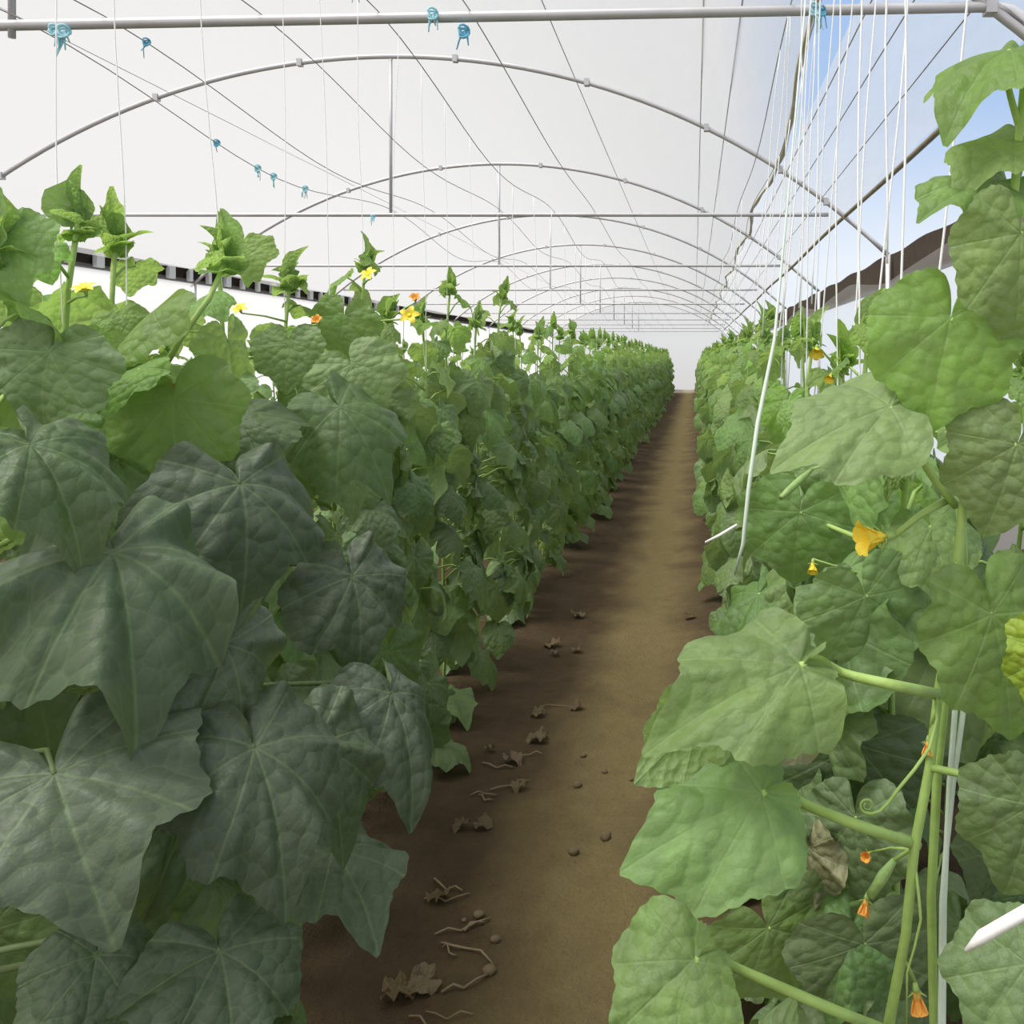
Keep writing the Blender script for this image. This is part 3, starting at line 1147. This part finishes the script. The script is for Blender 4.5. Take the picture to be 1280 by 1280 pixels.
# tendrils
td = [at(1170, 862, HD - .01), at(1171, 900, HD - .03), at(1162, 935, HD - .05), at(1143, 962, HD - .06), at(1124, 985, HD - .06), at(1110, 1004, HD - .06), at(1100, 1014, HD - .06), at(1090, 1017, HD - .06)]
for i in range(22):
    a = 1.6 + i * .42
    r = 9.5 * (1 - i * .03)
    td.append(at(1084 + math.cos(a) * r, 1007 + math.sin(a) * r, HD - .06 + i * .0006))
MB().tube(td, [.0022 - .0013 * i / len(td) for i in range(len(td))], 6).build('tendril', M_STEM, hero)
MB().tube([at(1141, 1056, HD), at(1145, 1090, HD - .02), at(1149, 1125, HD - .03), at(1151, 1150, HD - .03), at(1143, 1185, HD - .03), at(1134, 1215, HD - .03), at(1133, 1290, HD - .02)], [.0024, .002, .002, .0018, .0016, .0014, .001], 6).build('tendril', M_STEM, hero)
link('growing_tip', TIPS[2], hero, loc=hs[-1] + Vector((.03, 0, .06)) - hero.location)

# ------------------------------------------------------------------ named leaves of the left row


def left_leaf(pi, base, apex, D, dD=0.0, n=(.15, -.85, .45), **kw):
    P = lefts[pi]
    B = at(base[0], base[1], D)
    z = min(P.h - .03, max(.1, B.z - .06))
    s0 = P.sp(z) + P.root.location
    y = (at(apex[0], apex[1], D + dD) - B).normalized()
    pre = B - Vector(n).normalized() * .05 - y * .035
    mid = s0.lerp(pre, .5) + Vector((0, .02, .0))
    if kw.get('age', .3) < .3:  # low values also paint in the shade on the near lower left
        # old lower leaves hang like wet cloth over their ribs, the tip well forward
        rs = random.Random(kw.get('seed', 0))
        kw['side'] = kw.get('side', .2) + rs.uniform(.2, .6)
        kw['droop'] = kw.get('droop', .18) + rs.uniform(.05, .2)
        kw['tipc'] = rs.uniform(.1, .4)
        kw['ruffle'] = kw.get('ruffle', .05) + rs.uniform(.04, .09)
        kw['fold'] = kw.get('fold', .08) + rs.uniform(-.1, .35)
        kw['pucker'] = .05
        kw['smat'] = M_STEM_DARK  # darker stalks to go with the darkened leaves
        dD -= rs.uniform(.03, .09)
    hero_leaf(P.root, base, apex, D, dD, n, [s0, mid, pre], **kw)


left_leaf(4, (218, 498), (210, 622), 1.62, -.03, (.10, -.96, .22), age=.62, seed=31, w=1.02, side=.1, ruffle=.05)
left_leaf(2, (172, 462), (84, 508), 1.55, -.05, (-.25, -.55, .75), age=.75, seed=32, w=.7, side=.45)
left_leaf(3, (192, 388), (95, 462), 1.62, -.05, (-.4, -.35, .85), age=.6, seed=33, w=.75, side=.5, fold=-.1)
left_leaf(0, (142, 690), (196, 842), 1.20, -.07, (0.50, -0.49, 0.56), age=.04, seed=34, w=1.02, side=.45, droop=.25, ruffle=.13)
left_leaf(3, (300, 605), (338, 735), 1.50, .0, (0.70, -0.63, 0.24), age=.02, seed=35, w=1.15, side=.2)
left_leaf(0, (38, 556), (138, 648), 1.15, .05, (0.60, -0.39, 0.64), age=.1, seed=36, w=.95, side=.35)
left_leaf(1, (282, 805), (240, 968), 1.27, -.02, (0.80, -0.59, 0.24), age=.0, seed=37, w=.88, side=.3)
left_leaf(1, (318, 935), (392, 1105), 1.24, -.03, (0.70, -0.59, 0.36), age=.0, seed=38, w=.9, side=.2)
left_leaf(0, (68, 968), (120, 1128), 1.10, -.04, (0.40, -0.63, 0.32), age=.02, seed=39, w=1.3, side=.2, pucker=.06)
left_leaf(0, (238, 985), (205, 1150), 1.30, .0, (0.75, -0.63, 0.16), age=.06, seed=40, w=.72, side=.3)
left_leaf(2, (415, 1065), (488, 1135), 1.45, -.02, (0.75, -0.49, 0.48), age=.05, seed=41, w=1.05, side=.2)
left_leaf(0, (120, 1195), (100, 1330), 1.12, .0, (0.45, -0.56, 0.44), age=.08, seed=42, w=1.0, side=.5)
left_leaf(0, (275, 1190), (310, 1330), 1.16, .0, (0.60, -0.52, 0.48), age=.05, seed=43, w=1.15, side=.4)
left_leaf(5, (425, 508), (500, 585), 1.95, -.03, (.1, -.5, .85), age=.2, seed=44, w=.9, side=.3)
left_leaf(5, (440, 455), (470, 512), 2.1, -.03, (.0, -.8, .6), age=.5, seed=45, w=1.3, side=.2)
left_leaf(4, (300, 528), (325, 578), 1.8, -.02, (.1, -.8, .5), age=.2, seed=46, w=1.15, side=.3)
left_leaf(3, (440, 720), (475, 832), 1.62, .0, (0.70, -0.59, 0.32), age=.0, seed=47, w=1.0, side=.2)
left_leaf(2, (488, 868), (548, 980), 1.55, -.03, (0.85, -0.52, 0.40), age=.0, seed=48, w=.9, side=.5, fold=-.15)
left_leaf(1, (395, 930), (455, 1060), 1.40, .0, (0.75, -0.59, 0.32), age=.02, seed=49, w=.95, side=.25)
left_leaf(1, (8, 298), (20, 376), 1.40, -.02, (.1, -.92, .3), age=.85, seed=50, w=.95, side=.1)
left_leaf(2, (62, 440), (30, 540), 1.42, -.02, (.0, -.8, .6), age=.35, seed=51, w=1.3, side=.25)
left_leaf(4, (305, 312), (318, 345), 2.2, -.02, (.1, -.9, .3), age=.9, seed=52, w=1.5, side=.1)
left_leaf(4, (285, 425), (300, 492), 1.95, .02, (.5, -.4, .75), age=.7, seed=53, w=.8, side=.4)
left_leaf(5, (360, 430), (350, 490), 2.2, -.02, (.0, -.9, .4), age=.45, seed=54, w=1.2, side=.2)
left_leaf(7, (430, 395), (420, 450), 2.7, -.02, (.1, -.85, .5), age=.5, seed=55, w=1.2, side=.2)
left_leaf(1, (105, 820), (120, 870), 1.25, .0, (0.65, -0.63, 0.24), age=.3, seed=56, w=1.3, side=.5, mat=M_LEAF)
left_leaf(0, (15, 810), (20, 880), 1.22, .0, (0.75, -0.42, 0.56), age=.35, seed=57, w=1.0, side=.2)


p4 = lefts[4]
MB().tube([p4.sp(1.40) + p4.root.location, at(196, 500, 1.9), at(206, 458, 1.78), at(228, 420, 1.76), at(262, 372, 1.78), at(284, 322, 1.85)], [.006, .006, .006, .0058, .0052, .004], 8).build('side_shoot', M_STEM, p4.root)
link('growing_tip', TIPS[1], p4.root, loc=at(284, 318, 1.85) - p4.root.location)


def lflower(pi, px, py, D, size=.05, ax=(.1, -.6, .6), mat=M_PETAL, seed=0, closed=.25, label=None):
    P = lefts[pi]
    p = at(px, py, D)
    st = P.sp(min(P.h - .02, p.z - .02)) + P.root.location
    flower(P.root, p, ax, size, mat, st, closed, seed, label)


lflower(2, 106, 362, 1.62, .035, (.0, -.45, .8), seed=11)
lflower(4, 212, 408, 2.0, .030, (.2, -.5, .7), seed=12)
lflower(4, 194, 455, 1.75, .026, (-.6, -.6, .2), seed=13, closed=.5)
lflower(4, 220, 487, 1.64, .022, (.0, -.6, .4), M_WILT, seed=14, closed=.8, label='wilted orange flower')
lflower(5, 300, 387, 2.35, .035, (.0, -.6, .6), seed=15)
lflower(5, 397, 402, 2.5, .035, (.0, -.7, .5), M_WILT, seed=16, closed=.6, label='wilted orange flower')
lflower(7, 461, 344, 3.1, .05, (-.2, -.7, .5), seed=17)
lflower(7, 512, 395, 3.0, .055, (.1, -.7, .3), seed=18)
lflower(8, 519, 374, 3.4, .045, (.1, -.6, .6), M_WILT, seed=19, closed=.5, label='pale faded flower')
P = rights[2]
flower(P.root, at(1021, 437, 2.2), (-.1, -.6, -.6), .045, M_PETAL, P.sp(1.55) + P.root.location, .6, 21)
flower(P.root, at(1038, 470, 2.0), (-.3, -.6, -.5), .032, M_PETAL, P.sp(1.48) + P.root.location, .7, 22)
P = rights[0]
flower(P.root, at(1016, 706, 1.5), (-.1, -.6, -.7), .03, M_PETAL, P.sp(1.2) + P.root.location, .8, 23)


# ------------------------------------------------------------------ support twines
def twine(p_top, p_bot, r, mat, label, group, wob=.004, seed=0):
    q = random.Random(seed)
    a, b = Vector(p_top), Vector(p_bot)
    n = 10
    pts = []
    ph = q.uniform(0, 6)
    for i in range(n + 1):
        f = i / n
        p = a.lerp(b, f)
        p.x += wob * math.sin(f * 9 + ph)
        p.y += wob * math.sin(f * 7 + ph * 2)
        pts.append(p)
    return tag(MB().tube(pts, r, 5).build('support_twine', mat), label, 'twine', group)


TL, TR = 'white twines over the left row', 'white twines over the right row'
for i, P in enumerate(lefts):
    if i == 0:
        continue
    top = wire_pt(-1.18, P.y + R.uniform(-.05, .05), .14)
    s = P.sp(P.h * .80) + P.root.location
    twine(top, s + Vector((.014, -.012, 0)), 0.0013, M_TWINE, 'thin white twine over the left row, %s from the camera' % ORD[i - 1], TL, seed=i)
y = 6.0
while y < 12:
    twine(wire_pt(-1.18, y, .14), (LX + R.uniform(-.03, .03), y, 1.6), .0026, M_TWINE, 'thin white twine over the left row beyond the last tall tip', TL + ' farther away', seed=int(y * 10))
    y += .8
for i, P in enumerate(rights):
    s = P.sp(P.h * .86) + P.root.location
    for j in range(2):
        top = wire_pt(.47 if j else .36, P.y + R.uniform(-.1, .1), .05)
        twine(top, s + Vector((.012 * (1 if j else -1), -.012, 0)), 0.0022, M_TWINE, '%s strand of the %s pair of white twines from the camera, over the right row' % ('right' if j else 'left', ORD[i]), TR, seed=50 + i * 2 + j)
y = 4.1
while y < 16:
    twine(wire_pt(R.choice((.36, .47)), y, .05), (RX + R.uniform(-.03, .03), y, 1.62), 0.0026, M_TWINE, 'white twine over the right row, beyond the flowering top', TR + ' farther away', seed=int(y * 10))
    y += .75
sl = MB().tube([at(1012, -60, 2.1), at(985, 250, 1.95), at(968, 425, 1.83), at(947, 530, 1.76), at(936, 610, 1.74), at(929, 680, 1.74), at(918, 718, 1.76)], [.0018, .002, .0032, .0042, .0042, .0038, .002], 6).build('support_twine', M_TWINE2)
tag(sl, 'slanting pale green plastic twine hanging in front of the right row', 'twine', TR)
ls = MB().tube([at(882, 678, 2.1), at(900, 669, 2.08), at(921, 656, 2.06)], [.003, .004, .003], 6).build('loose_twine', M_TWINE)
tag(ls, 'short loose end of white twine lying on leaves beside the path', 'twine')
for dx, nm in ((0, 'left'), (12, 'right')):
    o = MB().tube([at(1196 + dx, 855, HD + .03), at(1193 + dx * .8, 900, HD + .03), at(1187 + dx * .35, 980, HD + .03), at(1183, 1060, HD + .03), at(1180 - dx * .2, 1130, HD + .03), at(1178 - dx * .3, 1400, HD + .04), at(1176, 1995, HD + .04)], .0038, 7).build('support_twine', M_TWINE2)
    tag(o, '%s strand of the thick white twine running down beside the foreground stem' % nm, 'twine', TR)
o = MB().tube([at(1207, 1188, HD - .16), at(1228, 1170, HD - .17), at(1256, 1154, HD - .18), at(1330, 1112, HD - .2)], [.002, .007, .007, .007], 7).build('plastic_ribbon', M_TWINE)
tag(o, 'white plastic ribbon poking in at the lower right edge', 'ribbon')
o = MB().tube([at(1196 + 7 * math.cos(a), 710 + 5 * math.sin(a), HD - .008 + .012 * math.sin(a)) for a in np.linspace(0, 6.28, 12)], .0028, 6).build('plant_clip', M_TWINE)
tag(o, 'white clip holding the foreground stem to its twine', 'clip')
# twine strands high on the right, hanging before the near bar
for i, (px, py0, py1, D) in enumerate([(1112, -30, 330, 1.75), (1022, 10, 380, 2.6), (1005, 60, 385, 2.85), (985, 60, 400, 2.7), (957, 130, 420, 3.5), (948, 210, 420, 3.9)]):
    tp = wire_pt(.36, D, .05)
    twine(tp, at(px - 6, py1, D), .0022, M_TWINE, 'white twine hanging before the roof gap, %s from the right' % ORD[i], TR + ' in front of the roof gap', seed=70 + i)

# ------------------------------------------------------------------ litter on the path
q = random.Random(12)
for i in range(34):
    y = 1.55 + q.random() ** 1.6 * 3.2
    x = -.80 + abs(q.gauss(0, .16))
    ln = q.uniform(.06, .2)
    a = q.uniform(-.9, .9)
    pts = []
    for k in range(5):
        f = k / 4 - .5
        xx, yy = x + math.cos(a) * ln * f, y + math.sin(a) * ln * f * .7 + .012 * math.sin(k * 1.7 + i)
        pts.append((xx, yy, ground_z(xx, yy) + .006 + .008 * (k % 2)))
    o = MB().tube(pts, q.uniform(.0018, .0035), 5).build('dry_stalk', M_TWIG)
    tag(o, 'thin dry stalk lying in the litter along the left edge of the path', 'stalk', 'dry stalks on the path edge')
for i in range(26):
    y = 1.6 + q.random() ** 1.5 * 4.5
    x = -.84 + abs(q.gauss(0, .14)) if i < 20 else .0 - abs(q.gauss(0, .05))
    V, Fc, LC = leaf_arrays(2000 + i, rays=40, rings=5, droop=.1, fold=.5, ruffle=.2, side=.2, tip=.3)
    me = leaf_mesh('dead_leaf', V, Fc, LC, q.random(), q.random(), M_BROWN)
    o = bpy.data.objects.new('dead_leaf', me)
    COL.objects.link(o)
    az = q.uniform(0, 6.28)
    o.matrix_basis = leaf_matrix((x, y, ground_z(x, y) + .018), dirv(az, 0), (q.gauss(0, .2), q.gauss(0, .2), 1), q.uniform(.03, .07))
    if i < 20:
        tag(o, 'crumpled brown dead leaf in the litter along the left edge of the path', 'leaf', 'dead leaves on the left path edge')
    else:
        tag(o, 'crumpled brown dead leaf at the foot of the right row', 'leaf', 'dead leaves at the foot of the right row')
for i in range(14):
    y = 1.5 + q.random() * 2.6
    x = -.72 + q.random() * .5
    s = q.uniform(.008, .02)
    b = MB()
    rows = []
    for a in range(6):
        el = -1.5 + 3.0 * a / 5
        rows.append([(x + s * math.cos(el) * math.cos(k * 1.0472) * q.uniform(.8, 1.2), y + s * math.cos(el) * math.sin(k * 1.0472) * q.uniform(.8, 1.2), ground_z(x, y) + s * .4 + s * .7 * math.sin(el)) for k in range(6)])
    for r in rows:
        r.append(r[0])
    b.grid(rows)
    tag(b.build('soil_clod', M_POT), 'small crumbly clod of earth lying on the path', 'clod', 'clods on the path')
